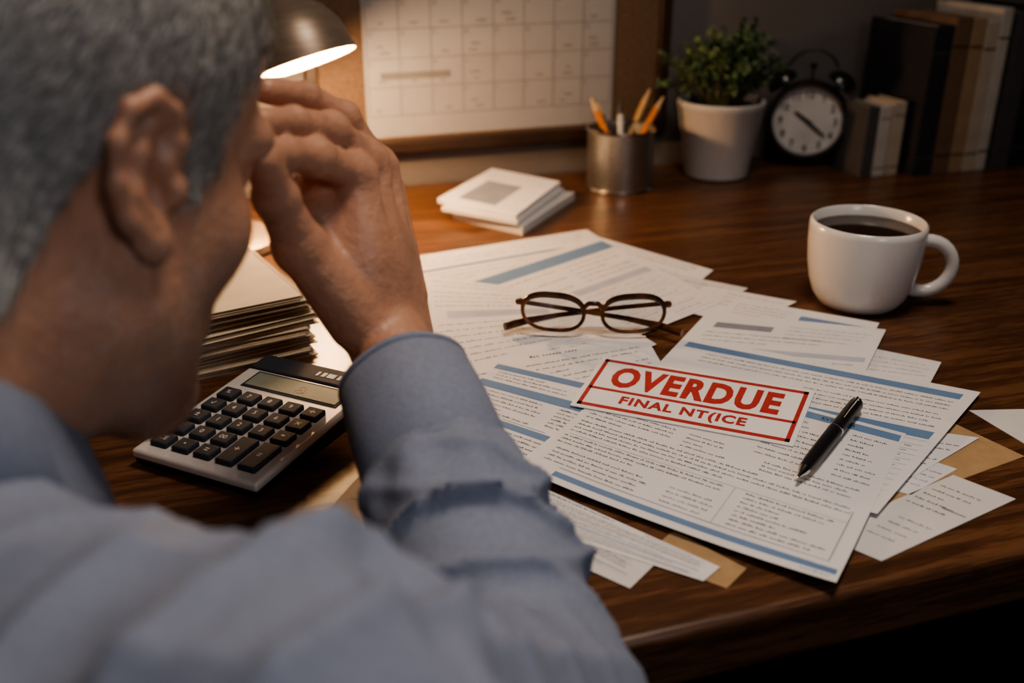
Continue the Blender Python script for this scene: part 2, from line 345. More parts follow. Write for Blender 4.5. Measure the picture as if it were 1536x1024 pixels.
# note pads on the rear of the desk
def pad(label, q, z0, z1, top, base='paper2'):
    c = [G(x, y, z1) for x, y in q]; o = empty('notepad', (*(sum(c)/4)[:2], DZ+z0), 0, label, 'notepad', 'notepads stacked in front of the pencil cup')
    mb = MB(); mb.slab(c, DZ+z0, DZ+z1); mb.build('page_block', [base], o, origin=o.location, bevel=.0008)
    def fn(u, v): p = (c[0]*(1-u)+c[1]*u)*(1-v)+(c[3]*(1-u)+c[2]*u)*v; return (p[0], p[1], DZ+z1+.0003)
    W = np.linalg.norm(c[1]-c[0]); H = np.linalg.norm(c[3]-c[0]); mb = MB()
    for it in top:
        if it[0] == 'r': rect(mb, fn, *it[1:])
        else: words(mb, fn, W, H, *it[1:])
    if top: mb.build('print', PM, o, origin=o.location, smooth=False)
pad('bottom white notepad of the small stack, sticking out to the right', [(748, 272), (862, 288), (784, 340), (678, 316)], 0, .011, [])
pad('thin middle notepad of the small stack, mostly covered', [(738, 264), (846, 282), (776, 332), (662, 310)], .0112, .017, [])
pad('top notepad of the small stack with a grey blue printed panel', [(738, 252), (841, 272), (774, 322), (656, 297)], .0172, .0235, [('r', .20, .68, .34, .9, 3), ('t', .1, .9, .06, .3, 3, 3), ('t', .72, .95, .4, .9, 5, 3)], 'paper')

# stack of folders left of the arm
c0 = G(492, 527); e1 = np.array([math.cos(math.radians(33)), math.sin(math.radians(33)), 0]); e2 = np.array([-e1[1], e1[0], 0])
nF = 9; zz = 0
for i in range(nF):
    th = .0055 if i % 3 else .0075
    if i == nF-1: lab = 'cream top folder of the paper stack left of the raised arm'
    elif i == 0: lab = 'lowest folder of the paper stack, on the desk behind the calculator'
    else: lab = 'buff paper bundle in the middle of the stack left of the raised arm'
    o = empty('folder', c0-e1*.095+e2*.085+np.array([RN.uniform(-.006, .006)-.002*i*.6, RN.uniform(-.006, .006)-.0006*i, zz]), math.radians(33)+RN.uniform(-.06, .06), lab, 'folder', 'folders in the stack left of the arm')
    mb = MB(); hx = .095
    mb.box(-hx, hx, -.08, .08, 0, .0008); mb.box(-hx+.002, hx-.004, -.079, .08, th-.0009, th-.0002); mb.box(-hx, -hx+.0008, -.08, .08, 0, th-.0002); mb.build('cover', 'folder' if i < nF-1 else 'cream', o, bevel=.0003)
    mb = MB(); nn = 5
    for k in range(nn):
        j = RN.uniform(-.004, .004); h0 = .0009+(th-.0019)*k/nn; mb.box(-hx+.004, hx-.004+j, -.079+j, .077, h0, h0+(th-.0019)/nn*.88)
    mb.build('pages', 'edge', o)
    zz += th

# ---------------------------------------------------------------- calculator
A = G(199, 684, .008); B = G(385, 738, .008); Cc = G(417, 553, .012)
w = np.linalg.norm(B-A); l = np.linalg.norm(Cc-A); ang = math.atan2(B[1]-A[1], B[0]-A[0])
xa = unit(B-A); ya = np.array([-xa[1], xa[0], 0])
cc = A+xa*w/2+ya*l/2; cc[2] = DZ
calc = empty('calculator', cc, ang, 'silver desktop calculator with dark keys beside the blue cuff', 'calculator')
def zt(y): return .0115+.009*(y+l/2)/l
def wedge(mb, x0, x1, y0, y1, a, b, mat=0):
    v = [(x0, y0, zt(y0)+a), (x1, y0, zt(y0)+a), (x1, y1, zt(y1)+a), (x0, y1, zt(y1)+a), (x0, y0, zt(y0)+b), (x1, y0, zt(y0)+b), (x1, y1, zt(y1)+b), (x0, y1, zt(y1)+b)]
    mb.add(v, [(3, 2, 1, 0), (4, 5, 6, 7), (0, 1, 5, 4), (1, 2, 6, 5), (2, 3, 7, 6), (3, 0, 4, 7)], mat)
mb = MB(); v = []
for x, y in ((-1, -1), (1, -1), (1, 1), (-1, 1)): v.append((x*w/2*.97, y*l/2*.97, .001))
for x, y in ((-1, -1), (1, -1), (1, 1), (-1, 1)): v.append((x*w/2, y*l/2, zt(y*l/2)-.004))
mb.add(v, [(3, 2, 1, 0), (4, 5, 6, 7), (0, 1, 5, 4), (1, 2, 6, 5), (2, 3, 7, 6), (3, 0, 4, 7)]); mb.build('body', 'black', calc, bevel=.002)
mb = MB(); wedge(mb, -w/2-.0004, w/2+.0004, -l/2-.0004, l/2*.70, -.0045, .0022); mb.build('face_plate', 'silver', calc, bevel=.0022)
mb = MB(); wedge(mb, -w/2, w/2, l/2*.705, l/2, -.0045, .003); hp = mb.build('solar_strip', 'key', calc, bevel=.0016)
mb = MB()
for k in range(9): wedge(mb, .004+k*.0048, .004+k*.0048+.0022+.0012*(k % 3), l/2*.80, l/2*.88, .0031, .0033)
mb.build('white_marks', 'keyink', hp, smooth=False)
mb = MB(); wedge(mb, -w/2+.012, w/2-.007, l/2*.34, l/2*.66, .0015, .0028); mb.build('screen_bezel', 'key', calc, bevel=.001)
mb = MB(); wedge(mb, -w/2+.0145, w/2-.0095, l/2*.375, l/2*.625, .002, .0032); lc = mb.build('screen', 'lcd', calc)
def cfn(u, v): return (u, v, zt(v)+.0034)
mb = MB(); tv, tf, _ = text_geo('8', .0); mb.add([cfn(.004+.008*x, l/2*.42+.010*y) for x, y in tv], tf); mb.build('digit', 'lcdink', lc, smooth=False)
rows = [['%', '7', '8', '9', '÷'], ['√', '4', '5', '6', '×'], ['±', '1', '2', '3', '−'], ['C', '0', '00', None, None], ['CE', '.', '=', '+', '=']]
kx0, kx1, ky0, ky1 = -w/2+.006, w/2-.006, -l/2+.007, l/2*.24
cw = (kx1-kx0)/5; rh = (ky1-ky0)/5
for r in range(5):
    for c in range(5):
        s = rows[r][c]
        if s is None: continue
        x0 = kx0+c*cw+.0022; x1 = x0+cw-.0044; y1 = ky1-r*rh-.0020; y0 = y1-rh+.0040
        if r == 4 and c >= 3: y1 += rh
        mb = MB(); wedge(mb, x0, x1, y0, y1, .001, .0062); k_ = mb.build('key', 'key', calc, bevel=.0013)
        tv, tf, asp = text_geo(s, 0); hh = .0042; ww = min(hh*asp, .008); xm = (x0+x1)/2; ym = (y0+y1)/2
        if s in '−.=': hh = .0016 if s != '=' else .003; ww = .003 if s != '.' else .0014
        mb = MB(); mb.add([(xm-ww/2+ww*x, ym-hh/2+hh*y, zt(ym-hh/2+hh*y)+.0064) for x, y in tv], tf); mb.build('symbol', 'keyink', k_, smooth=False)

# ---------------------------------------------------------------- glasses
gp = G(889, 499, .008); gz = .0065
gl = empty('eyeglasses', (gp[0], gp[1], DZ+gz), math.radians(-3), 'brown tortoiseshell eyeglasses with folded temples on the white bills', 'glasses')
tilt = math.radians(16)
def gpt(x, z, y=0): return (x, y*math.cos(tilt)+z*math.sin(tilt), z*math.cos(tilt)-y*math.sin(tilt)+.0005)
for sx in (-1, 1):
    pts = []; n = 48
    for i in range(n):
        a = 2*math.pi*i/n; ca, sa = math.cos(a), math.sin(a)
        x = .0272*math.copysign(abs(ca)**.72, ca); z = .0155*math.copysign(abs(sa)**.80, sa)
        if sa < 0: x *= 1-.10*abs(sa)
        pts.append(gpt(sx*.0352+x, .0182+z+.0018*x*sx/.026, .0006*abs(x)/.026))
    mb = MB(); mb.tube(pts, [.0017+.0012*max(0, math.sin(2*math.pi*i/n)) for i in range(n)], 8, closed=True); rim = mb.build('rim', 'tort', gl)
    mb = MB(); cen = gpt(sx*.0352, .0182); mb.add([cen]+pts, [(0, i+1, (i+1) % n+1) for i in range(n)]); mb.build('lens', 'lens', rim)
    mb = MB(); mb.tube([gpt(sx*.0608, .0265), gpt(sx*.0640, .0275, .001), gpt(sx*.0668, .0270, .004)], [.0028, .0032, .0030], 8); mb.build('end_piece', 'tort', gl)
mb = MB(); mb.tube([gpt(-.0092, .0225), gpt(-.004, .0268), gpt(.004, .0268), gpt(.0092, .0225)], .0024, 8); mb.build('bridge', 'tort', gl)
for sx in (-1, 1):
    o_ = .006 if sx < 0 else .011
    h = gpt(sx*.0665, .0270, .005)
    pts = [h, (sx*.061, h[1]+o_*.6, .023), (sx*.02, .010+o_, .017), (-sx*.03, .008+o_, .010), (-sx*.060, .003+o_, .0056), (-sx*.078, -.008+o_, .0042)]
    mb = MB(); mb.tube(pts, [.0020, .0022, .0021, .0024, .0034, .0037], 8); mb.build('temple', 'tort', gl)

# ---------------------------------------------------------------- pen
a = G(1194, 729, L(12)); b = G(1287, 611, L(12)); ax = unit(b-a); ln = np.linalg.norm(b-a)
pen = empty('pen', a+np.array([0, 0, .0003]), 0, 'black ballpoint pen with chrome clip lying on the statement', 'pen')
def pbuild(nm, prof, mat):
    Mx = align(np.array([0, 0, .0058]), ax); mb = MB(); mb.lathe([(r, z*ln) for r, z in prof], 20, 0, Mx); return mb.build(nm, mat, pen)
pbuild('barrel', [(.0005, .1), (.0042, .1), (.0050, .2), (.0054, .4), (.0054, .56), (.0054, .93), (.0048, .955), (.0005, .957)], 'black')
pbuild('tip', [(.0004, 0), (.0009, .005), (.0014, .03), (.0036, .085), (.0042, .1), (.0005, .1)], 'chrome')
pbuild('ring', [(.005, .57), (.0058, .572), (.0058, .588), (.005, .59)], 'chrome')
pbuild('button', [(.0024, .955), (.0024, .995), (.0015, 1.0), (.0002, 1.0)], 'chrome')
Mx = align(np.array([0, 0, .0058]), ax, [0, 0, 1]); mb = MB()
mb.tube([(.0045, .0012, .92*ln), (.0072, .0012, .915*ln), (.0072, .0012, .75*ln), (.0062, .0012, .66*ln)], [.0013, .0014, .0013, .0011], 8, 0, Mx); mb.build('clip', 'chrome', pen)

# ---------------------------------------------------------------- mug
g = G(1285, 454); mug = empty('mug', g, math.radians(-6), 'white ceramic mug of black coffee at the right of the bills', 'mug')
mb = MB(); mb.lathe([(.0005, .003), (.028, .003), (.030, 0), (.033, 0), (.038, .004), (.0435, .012), (.048, .025), (.0512, .042), (.053, .06), (.0534, .077), (.0530, .082), (.0510, .0835), (.0495, .082), (.0494, .07), (.048, .05), (.044, .025), (.036, .01), (.0005, .007)], 56)
mb.build('body', 'ceramic', mug, angle=60)
mb = MB(); mb.lathe([(.0003, .0735), (.0492, .0735)], 48); mb.build('coffee', 'coffee', mug)
mb = MB(); pts = []
for i in range(15):
    t = i/14; aa = math.radians(100-200*t); pts.append((.057+.024*math.cos(aa)*1.05, 0, .041+.0245*math.sin(aa)-.002*(t)))
pts = [(.049, 0, .0655)]+pts+[(.044, 0, .017)]
mb.tube(pts, [.0062]+[.0055]*15+[.0062], 12, flat=1.15); mb.build('handle', 'ceramic', mug)

# ---------------------------------------------------------------- pencil cup
g = G(928, 281); cup = empty('pencil_cup', g, 0, 'perforated steel pencil cup holding pencils in front of the plant', 'pencil cup')
cr_, ch_ = .0445, .080
mb = MB(); mb.lathe([(.0005, .0015), (cr_-.002, .0015), (cr_-.001, ch_), (cr_, ch_), (cr_-.001, 0), (.0005, 0)], 48); mb.build('body', 'meshcup', cup)
for z in (ch_, .003):
    mb = MB(); mb.tube([((cr_)*math.cos(i*math.pi/24), (cr_)*math.sin(i*math.pi/24), z) for i in range(48)], .0017, 6, closed=True); mb.build('rim', 'chrome', cup)
def pencil(label, tip, bx, by, mat, kind='pencil'):
    b0 = np.array([g[0]+bx, g[1]+by, DZ+.006]); d = unit(tip-b0); L_ = np.linalg.norm(tip-b0)
    o = empty(kind, b0, 0, label, kind, 'pencils in the steel cup'); Mx = align(np.zeros(3), d); pr = .0044
    mb = MB(); mb.lathe([(.0005, 0), (pr, 0), (pr, L_-.022), (pr-.0002, L_-.0215)], 6 if kind == 'pencil' else 16, 0, Mx); mb.build('barrel', mat, o, smooth=kind != 'pencil')
    mb = MB(); mb.lathe([(pr-.0002, L_-.022), (.0014, L_-.004), (.0010, L_-.003)], 12, 0, Mx); tp = mb.build('sharpened_tip' if kind == 'pencil' else 'cone', 'pwood' if kind == 'pencil' else 'chrome', o)
    mb = MB(); mb.lathe([(.0013, L_-.004), (.0002, L_)], 8, 0, Mx); mb.build('lead' if kind == 'pencil' else 'point', 'lead', tp)
dc = 1.355
pencil('dark orange pencil leaning furthest left in the steel cup', P(885, 143, dc-.02), .012, .0, 'penc_o')
pencil('dark pencil second from the left in the steel cup', P(894, 150, dc+.01), .008, .016, 'penc_d')
pencil('slim white pen standing nearly upright in the steel cup', P(931, 150, dc), .0, -.012, 'penw', 'pen')
pencil('tan pencil leaning right beside the orange pencil in the cup', P(977, 130, dc+.01), -.014, .006, 'penc_y')
pencil('bright orange pencil leaning furthest right in the steel cup', P(997, 142, dc-.01), -.008, -.008, 'penc_o')

# ---------------------------------------------------------------- plant
g = G(1073, 262); plant = empty('potted_plant', g, 0, 'bushy small-leaved green plant in a matte white pot', 'plant')
mb = MB(); mb.lathe([(.0005, 0), (.040, 0), (.044, .003), (.0585, .096), (.0598, .098), (.0598, .104), (.058, .106), (.0555, .104), (.0545, .095), (.0005, .093)], 48); mb.build('pot', 'potm', plant)
mb = MB(); mb.lathe([(.0004, .099), (.03, .1), (.0545, .096)], 32); mb.build('soil', 'soil', plant)
mb = MB(); ml = MB()
for i in range(64):
    a = RN.uniform(0, 6.283); r = RN.uniform(.1, 1)**.6; tip = np.array([.086*r*math.cos(a)-.004, .056*r*math.sin(a)-.004, .137+.072*math.sqrt(max(0, 1-r*r))*RN.uniform(.6, 1.1)+RN.uniform(-.024, .016)])
    root = np.array([.02*math.cos(a), .02*math.sin(a), .097]); mid = (root+tip)/2+np.array([0, 0, .012])
    mb.tube([root, mid, tip], [.0013, .0011, .0007], 5)
    for k in range(24):
        t = .35+.65*k/23; p = root*(1-t)**2+2*mid*t*(1-t)+tip*t*t
        d = unit([RN.gauss(0, 1), RN.gauss(0, 1), RN.gauss(.35, .7)]); s = RN.uniform(.006, .0115); sd = unit(np.cross(d, [RN.gauss(0, 1), RN.gauss(0, 1), RN.gauss(0, 1)])); n_ = np.cross(sd, d)
        ml.add([p, p+d*s*.35+sd*s*.38+n_*s*.1, p+d*s*.8+sd*s*.3+n_*s*.08, p+d*s, p+d*s*.8-sd*s*.3+n_*s*.08, p+d*s*.35-sd*s*.38+n_*s*.1], [(0, 1, 2, 3), (0, 3, 4, 5)])
mb.build('stems', 'stem', plant); ml.build('foliage', 'leaf', plant, smooth=False)

# ---------------------------------------------------------------- alarm clock
g = G(1203, 247); dirc = unit((CAM-g)*np.array([1, 1, 0])); crot = math.atan2(dirc[1], dirc[0])+math.pi/2+.05
clk = empty('alarm_clock', g, crot, 'black twin-bell alarm clock between the plant and the books', 'clock')
R0 = .057; zc = .066
MF = align(np.array([0, 0, zc]), [0, -1, 0], [1, 0, 0])   # local z faces the viewer, local x right
mb = MB(); mb.lathe([(.0005, -.022), (.046, -.022), (.054, -.016), (R0, -.004), (R0, .014), (R0-.002, .018), (R0-.0075, .018), (R0-.009, .011)], 56, 0, MF); mb.build('case', 'blackm', clk)
mb = MB(); mb.lathe([(.0003, .0105), (R0-.0085, .0105)], 48, 0, MF); dial = mb.build('dial', 'dial', clk)
mb = MB()
def cf(x, y, h=.0112): return (x, -h, zc+y)
for n in range(1, 13):
    a = math.radians(90-30*n); v, f, asp = text_geo(str(n), .015); hh = .0105; ww = hh*asp*.9; cx, cy = .038*math.cos(a), .038*math.sin(a)
    mb.add([cf(cx-ww/2+ww*x, cy-hh/2+hh*y) for x, y in v], f)
mb.build('numerals', 'lead', dial, smooth=False)
for nm, deg, ll, ww in (('hour_hand', 90-304, .024, .0024), ('minute_hand', 90-128, .034, .0018)):
    a = math.radians(deg); c, s = math.cos(a), math.sin(a); mb = MB(); v = []
    for h in (.012, .013):
        for t, o in ((-.007, -ww), (-.007, ww), (ll*.8, ww*.8), (ll, 0), (ll*.8, -ww*.8)): v.append(cf(t*c-o*s, t*s+o*c, h+(.001 if nm[0] == 'm' else 0)))
    mb.add(v, [(0, 1, 2, 3, 4), (9, 8, 7, 6, 5)]+[(i, 5+i, 5+(i+1) % 5, (i+1) % 5) for i in range(5)]); mb.build(nm, 'black', clk, smooth=False)
for sx in (-1, 1):
    d = unit([sx*.62, 0, .8]); o = np.array([0, 0, zc])+d*(R0+.004); Mb = align(o, d)
    mb = MB(); mb.lathe([(.0005, .001), (.021, .001), (.0225, .003), (.021, .010), (.015, .017), (.006, .0205), (.0005, .021)], 28, 0, Mb); mb.build('bell', 'blackm', clk)
    mb = MB(); mb.lathe([(.003, -.008), (.003, .003)], 10, 0, Mb); mb.build('bell_post', 'blackm', clk)
    mb = MB(); d = unit([sx*.6, 0, -.8]); o = np.array([0, 0, zc])+d*(R0-.003); mb.tube([o, o+d*.008, (sx*.044, 0, .003), (sx*.046, 0, 0)], [.003, .0035, .005, .0045], 10); mb.build('foot', 'blackm', clk)
mb = MB(); mb.tube([(.034*math.cos(x), 0, zc+R0+.010+.030*math.sin(x)) for x in np.linspace(.25, math.pi-.25, 13)], .0017, 8); mb.build('handle', 'blackm', clk)
mb = MB(); mb.tube([(0, 0, zc+R0-.002), (0, 0, zc+R0+.0155), (0, 0, zc+R0+.016), (0, 0, zc+R0+.022)], [.0015, .0015, .0045, .0045], 8); mb.build('hammer', 'blackm', clk)

# ---------------------------------------------------------------- books
def book(label, s, t, th, dp, hh, mat, lean=0, grp='books standing at the right rear of the desk'):
    o = empty('book', D(s+th/2, t, DZ), PHI, label, 'book', grp); o.rotation_euler = (0, lean, PHI)
    mb = MB(); mb.box(-th/2, -th/2+.0022, 0, dp, 0, hh); mb.box(th/2-.0022, th/2, 0, dp, 0, hh); mb.box(-th/2, th/2, -.0022, .0022, 0, hh)
    c = mb.build('cover', mat, o, bevel=.0009)
    mb = MB(); mb.box(-th/2+.0023, th/2-.0023, .0023, dp-.004, .003, hh-.003); mb.build('pages', 'pages', o)
    for z0, z1 in ((.12, .13), (.82, .83)):
        mb = MB(); mb.box(-th/2+.0005, th/2-.0005, -.0026, -.002, hh*z0, hh*z1)
        mb.build('spine_band', 'frame' if mat != 'bkdark' and mat != 'bkgrey' else 'bkgrey', c)
tf = .175
for lab, p0, p1, hh, mat, dp in (('thick black book leftmost of the tall row, cover facing the clock', 1366, 1394, .202, 'bkdark', .135), ('brown clothbound tall book next to the thick black one', 1395, 1419, .212, 'bkbrown', .13), ('tan tall book third in the row at the right', 1420, 1439, .210, 'bktan', .13),
      ('cream tall book between the tan and the white spines', 1440, 1458, .205, 'bkcream', .13), ('slim white tall book just left of the dark pair', 1459, 1474, .222, 'bkwhite', .13), ('charcoal book right of the slim white spine', 1484, 1508, .215, 'bkgrey', .13), ('black book at the far right, cut off by the view', 1509, 1540, .225, 'bkdark', .13)):
    s0 = Sx(p0, tf, DZ); s1 = Sx(p1, tf, DZ); book(lab, s0, tf, s1-s0, dp, hh, mat, .0)
for lab, p0, p1, hh, mat in (('small dark grey notebook nearest the alarm clock', 1288, 1304, .098, 'bkgrey'), ('small pale notebook in the middle of the short trio', 1306, 1323, .098, 'bkwhite'), ('small cream notebook right of the short trio', 1325, 1343, .102, 'bkcream')):
    s0 = Sx(p0, .16, DZ); s1 = Sx(p1, .16, DZ); book(lab, s0, .16, s1-s0, .06, hh, mat, 0, 'short notebooks beside the alarm clock')

# ---------------------------------------------------------------- cork board and calendar
s0 = Wl(472, 150)[0]; s1 = Wl(982, 120)[0]; z0 = Wl(700, 205)[1]; bh = .66
bd = empty('cork_board', D((s0+s1)/2, 0, z0), PHI, 'brown cork board with dark wooden frame on the wall', 'board')
wd = (s1-s0)/2
mb = MB(); mb.box(-wd, wd, -.010, -.001, 0, bh); mb.build('cork_panel', 'cork', bd, smooth=False)
mb = MB(); 
for x0, x1, a, b in ((-wd-.012, -wd+.004, -.012, bh+.012), (wd-.004, wd+.012, -.012, bh+.012), (-wd, wd, -.012, .004), (-wd, wd, bh-.004, bh+.012)): mb.box(x0, x1, -.020, 0, a, b)
mb.build('frame', 'frame', bd, bevel=.002)
c0_ = Wl(544, 100)[0]; c1_ = Wl(915, 100)[0]; cz = Wl(720, 194)[1]; ch = .5; cwid = c1_-c0_
cal = empty('wall_calendar', D((c0_+c1_)/2, .0102, cz), PHI, 'white grid calendar sheet pinned on the cork board', 'calendar')
mb = MB(); mb.box(-cwid/2, cwid/2, -.0012, 0, 0, ch, 0); nc = 8; rr = .0365; zb = .028
for i in range(nc+1):
    x = -cwid/2+.004+(cwid-.008)*i/nc; mb.box(x-.0006, x+.0006, -.0015, -.0012, zb, ch-.05, 1)
k = 0
while zb+rr*k < ch-.05: mb.box(-cwid/2+.004, cwid/2-.004, -.0015, -.0012, zb+rr*k-.0006, zb+rr*k+.0006, 1); k += 1
for j in range(k-1):
    for i in range(nc):
        x = -cwid/2+.004+(cwid-.008)*i/nc; z = zb+rr*j
        v, f, asp = text_geo(str(1+(i+j*7) % 31)); mb.add([(x+.003+.0055*asp*.7*a, -.0016, z+rr-.0085+.0055*b) for a, b in v], f, 1)
        for q in range(RN.choice((0, 1, 1, 2))):
            x1 = x+.008+RN.random()*.012; mb.box(x1, x1+RN.uniform(.006, .014), -.0015, -.0012, z+.006+.008*q, z+.008+.008*q, 1)
for x0, x1, j in ((.06, .33, 1), (.62, .86, 7)): mb.box(-cwid/2+cwid*x0, -cwid/2+cwid*x1, -.0016, -.0012, zb+rr*j+.010, zb+rr*j+.019, 1)
mb.build('sheet', ['calp', 'line'], cal, smooth=False)

# ---------------------------------------------------------------- desk lamp
axd = unit([.32, -.17, -.93]); rc = P(453, 97, 1.10); Rm_ = .062
lb = G(335, 368); lamp = empty('desk_lamp', lb, 0, 'brushed metal desk lamp glowing behind the raised hand', 'lamp')
def lo_(p): return np.array(p)-lb
Ms = align(lo_(rc), -axd)
mb = MB(); mb.lathe([(Rm_, 0), (Rm_+.001, .001), (Rm_-.001, .014), (Rm_*.90, .034), (Rm_*.72, .053), (Rm_*.45, .066), (.022, .072), (.018, .078), (.017, .098), (.0005, .1)], 48, 0, Ms); sh = mb.build('shade', 'nickel', lamp)
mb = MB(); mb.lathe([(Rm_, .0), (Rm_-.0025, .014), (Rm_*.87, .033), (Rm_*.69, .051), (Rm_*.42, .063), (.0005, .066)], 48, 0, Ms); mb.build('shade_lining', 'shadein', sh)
mb = MB(); mb.lathe([(.0005, .012), (.009, .015), (.0145, .024), (.0145, .032), (.010, .045), (.008, .06)], 24, 0, Ms); mb.build('bulb', 'bulb', lamp)
top = rc-axd*.098; j1 = top+np.array([-.07, .05, .10]); base = lb+np.array([0, 0, .015])
mb = MB(); mb.tube([lo_(top), lo_(top+np.array([-.01, .01, .03])), lo_(j1)], .0055, 10); mb.build('upper_arm', 'nickel', lamp)
mb = MB(); mb.tube([lo_(base), lo_((base+j1)/2+np.array([-.015, .01, 0])), lo_(j1)], .006, 10); mb.build('pole', 'nickel', lamp)
mb = MB(); mb.lathe([(.0005, -.013), (.011, -.013), (.012, 0), (.011, .013), (.0005, .013)], 20, 0, align(lo_(j1), [0, 1, 0])); mb.build('joint', 'nickel', lamp)
mb = MB(); mb.lathe([(.0005, 0), (.064, 0), (.066, .003), (.064, .010), (.05, .016), (.012, .020), (.009, .03), (.0005, .03)], 40); mb.build('base', 'nickel', lamp)

# ---------------------------------------------------------------- SDF sculpting
class Field:
    def __init__(s, lo, hi, vox):
        s.lo = np.array(lo, float); s.vox = vox; s.n = np.ceil((np.array(hi)-s.lo)/vox).astype(int)+1
        s.F = np.full(s.n, .06, np.float32); s.ax = [(s.lo[i]+vox*np.arange(s.n[i])).astype(np.float32) for i in range(3)]
    def reg(s, lo, hi):
        sl = []
        for i in range(3):
            a = max(0, int((lo[i]-s.lo[i])/s.vox)); b = min(s.n[i], int((hi[i]-s.lo[i])/s.vox)+2)
            if b <= a: return None
            sl.append(slice(a, b))
        return tuple(sl)
    def pts(s, sl): return np.meshgrid(s.ax[0][sl[0]], s.ax[1][sl[1]], s.ax[2][sl[2]], indexing='ij', sparse=True)
    def comb(s, sl, d, k, op):
        a = s.F[sl]
        if op == 'u':
            h = np.maximum(k-np.abs(a-d), 0)/k; s.F[sl] = np.minimum(a, d)-h*h*k*.25
        else:
            d = -d; h = np.maximum(k-np.abs(a-d), 0)/k; s.F[sl] = np.maximum(a, d)+h*h*k*.25
    def cone(s, a, b, r1, r2, k=.015, op='u'):
        a = np.array(a, float); b = np.array(b, float); m = max(r1, r2)+k+.02
        sl = s.reg(np.minimum(a, b)-m, np.maximum(a, b)+m)
        if sl is None: return
        X, Y, Z = s.pts(sl); ba = b-a; L2 = max(ba.dot(ba), 1e-12)
        h = np.clip(((X-a[0])*ba[0]+(Y-a[1])*ba[1]+(Z-a[2])*ba[2])/L2, 0, 1)
        d = np.sqrt((X-a[0]-h*ba[0])**2+(Y-a[1]-h*ba[1])**2+(Z-a[2]-h*ba[2])**2)-(r1+(r2-r1)*h)
        s.comb(sl, d.astype(np.float32), k, op)
    def ell(s, c, r, R=None, k=.015, op='u'):
        c = np.array(c, float); m = max(r)+k+.02; sl = s.reg(c-m, c+m)
        if sl is None: return
        X, Y, Z = s.pts(sl); R = np.eye(3) if R is None else R
        q = [(X-c[0])*R[0, i]+(Y-c[1])*R[1, i]+(Z-c[2])*R[2, i] for i in range(3)]
        k0 = np.sqrt(sum((q[i]/r[i])**2 for i in range(3))); k1 = np.sqrt(sum((q[i]/r[i]**2)**2 for i in range(3)))+1e-9
        s.comb(sl, (k0*(k0-1)/k1).astype(np.float32), k, op)
    def chain(s, pts, rad, k=.008):
        for i in range(len(pts)-1): s.cone(pts[i], pts[i+1], rad[i], rad[i+1], k)
    def displace(s, fn, band=.03):
        idx = np.argwhere(np.abs(s.F) < band); p = s.lo+idx*s.vox
        s.F[idx[:, 0], idx[:, 1], idx[:, 2]] += fn(p).astype(np.float32)
    def nets(s):
        F = s.F; ins = F < 0; c = ins.astype(np.uint8)
        S = sum(c[a:F.shape[0]-1+a, b:F.shape[1]-1+b, d:F.shape[2]-1+d] for a in (0, 1) for b in (0, 1) for d in (0, 1))
        act = (S > 0) & (S < 8); idx = np.argwhere(act); vid = np.full(act.shape, -1, np.int32); vid[act] = np.arange(len(idx))
        cs = [(a, b, d) for a in (0, 1) for b in (0, 1) for d in (0, 1)]
        val = {o: F[idx[:, 0]+o[0], idx[:, 1]+o[1], idx[:, 2]+o[2]] for o in cs}
        acc = np.zeros((len(idx), 3)); cnt = np.zeros(len(idx))
        for o in cs:
            for ax in range(3):
                if o[ax]: continue
                o2 = list(o); o2[ax] = 1; o2 = tuple(o2); f0, f1 = val[o], val[o2]; m = (f0 < 0) != (f1 < 0)
                t = np.where(m, f0/np.where(m, f0-f1, 1), 0); p = np.tile(np.array(o, float), (len(idx), 1)); p[:, ax] += t
                acc[m] += p[m]; cnt[m] += 1
        V = s.lo+(idx+acc/cnt[:, None])*s.vox; Q = []
        for ax in range(3):
            u, v = ((1, 2), (2, 0), (0, 1))[ax]
            s0 = [slice(1, -1)]*3; s1 = [slice(1, -1)]*3; s0[ax] = slice(0, -1); s1[ax] = slice(1, None)
            e = np.argwhere(ins[tuple(s0)] != ins[tuple(s1)]); off = np.ones(3, int); off[ax] = 0; e = e+off
            def cell(du, dv):
                q = e.copy(); q[:, u] += du; q[:, v] += dv; return vid[q[:, 0], q[:, 1], q[:, 2]]
            q = np.stack([cell(-1, -1), cell(0, -1), cell(0, 0), cell(-1, 0)], 1); fl = ~ins[e[:, 0], e[:, 1], e[:, 2]]
            q[fl] = q[fl][:, ::-1]; Q.append(q)
        Q = np.concatenate(Q); return V, Q[(Q >= 0).all(1)]
def sobj(name, fld, mat, origin, parent=None, it=2):
    V, Q = fld.nets(); me = bpy.data.meshes.new(name); me.from_pydata((V-np.array(origin)).tolist(), [], Q.tolist()); me.materials.append(M[mat])
    me.polygons.foreach_set('use_smooth', [True]*len(me.polygons)); me.update()
    o = bpy.data.objects.new(name, me); COL.objects.link(o)
    if parent: o.parent = parent
    else: o.location = origin
    sm = o.modifiers.new('s', 'SMOOTH'); sm.factor = .5; sm.iterations = it
    return o, V, Q
_r = np.random.RandomState(3)
_nd = _r.normal(size=(8, 3)); _np = _r.uniform(0, 6.28, 8)
def pn(p, fr): return sum(np.sin(p@(_nd[i]*fr)+_np[i]) for i in range(8))/3.0

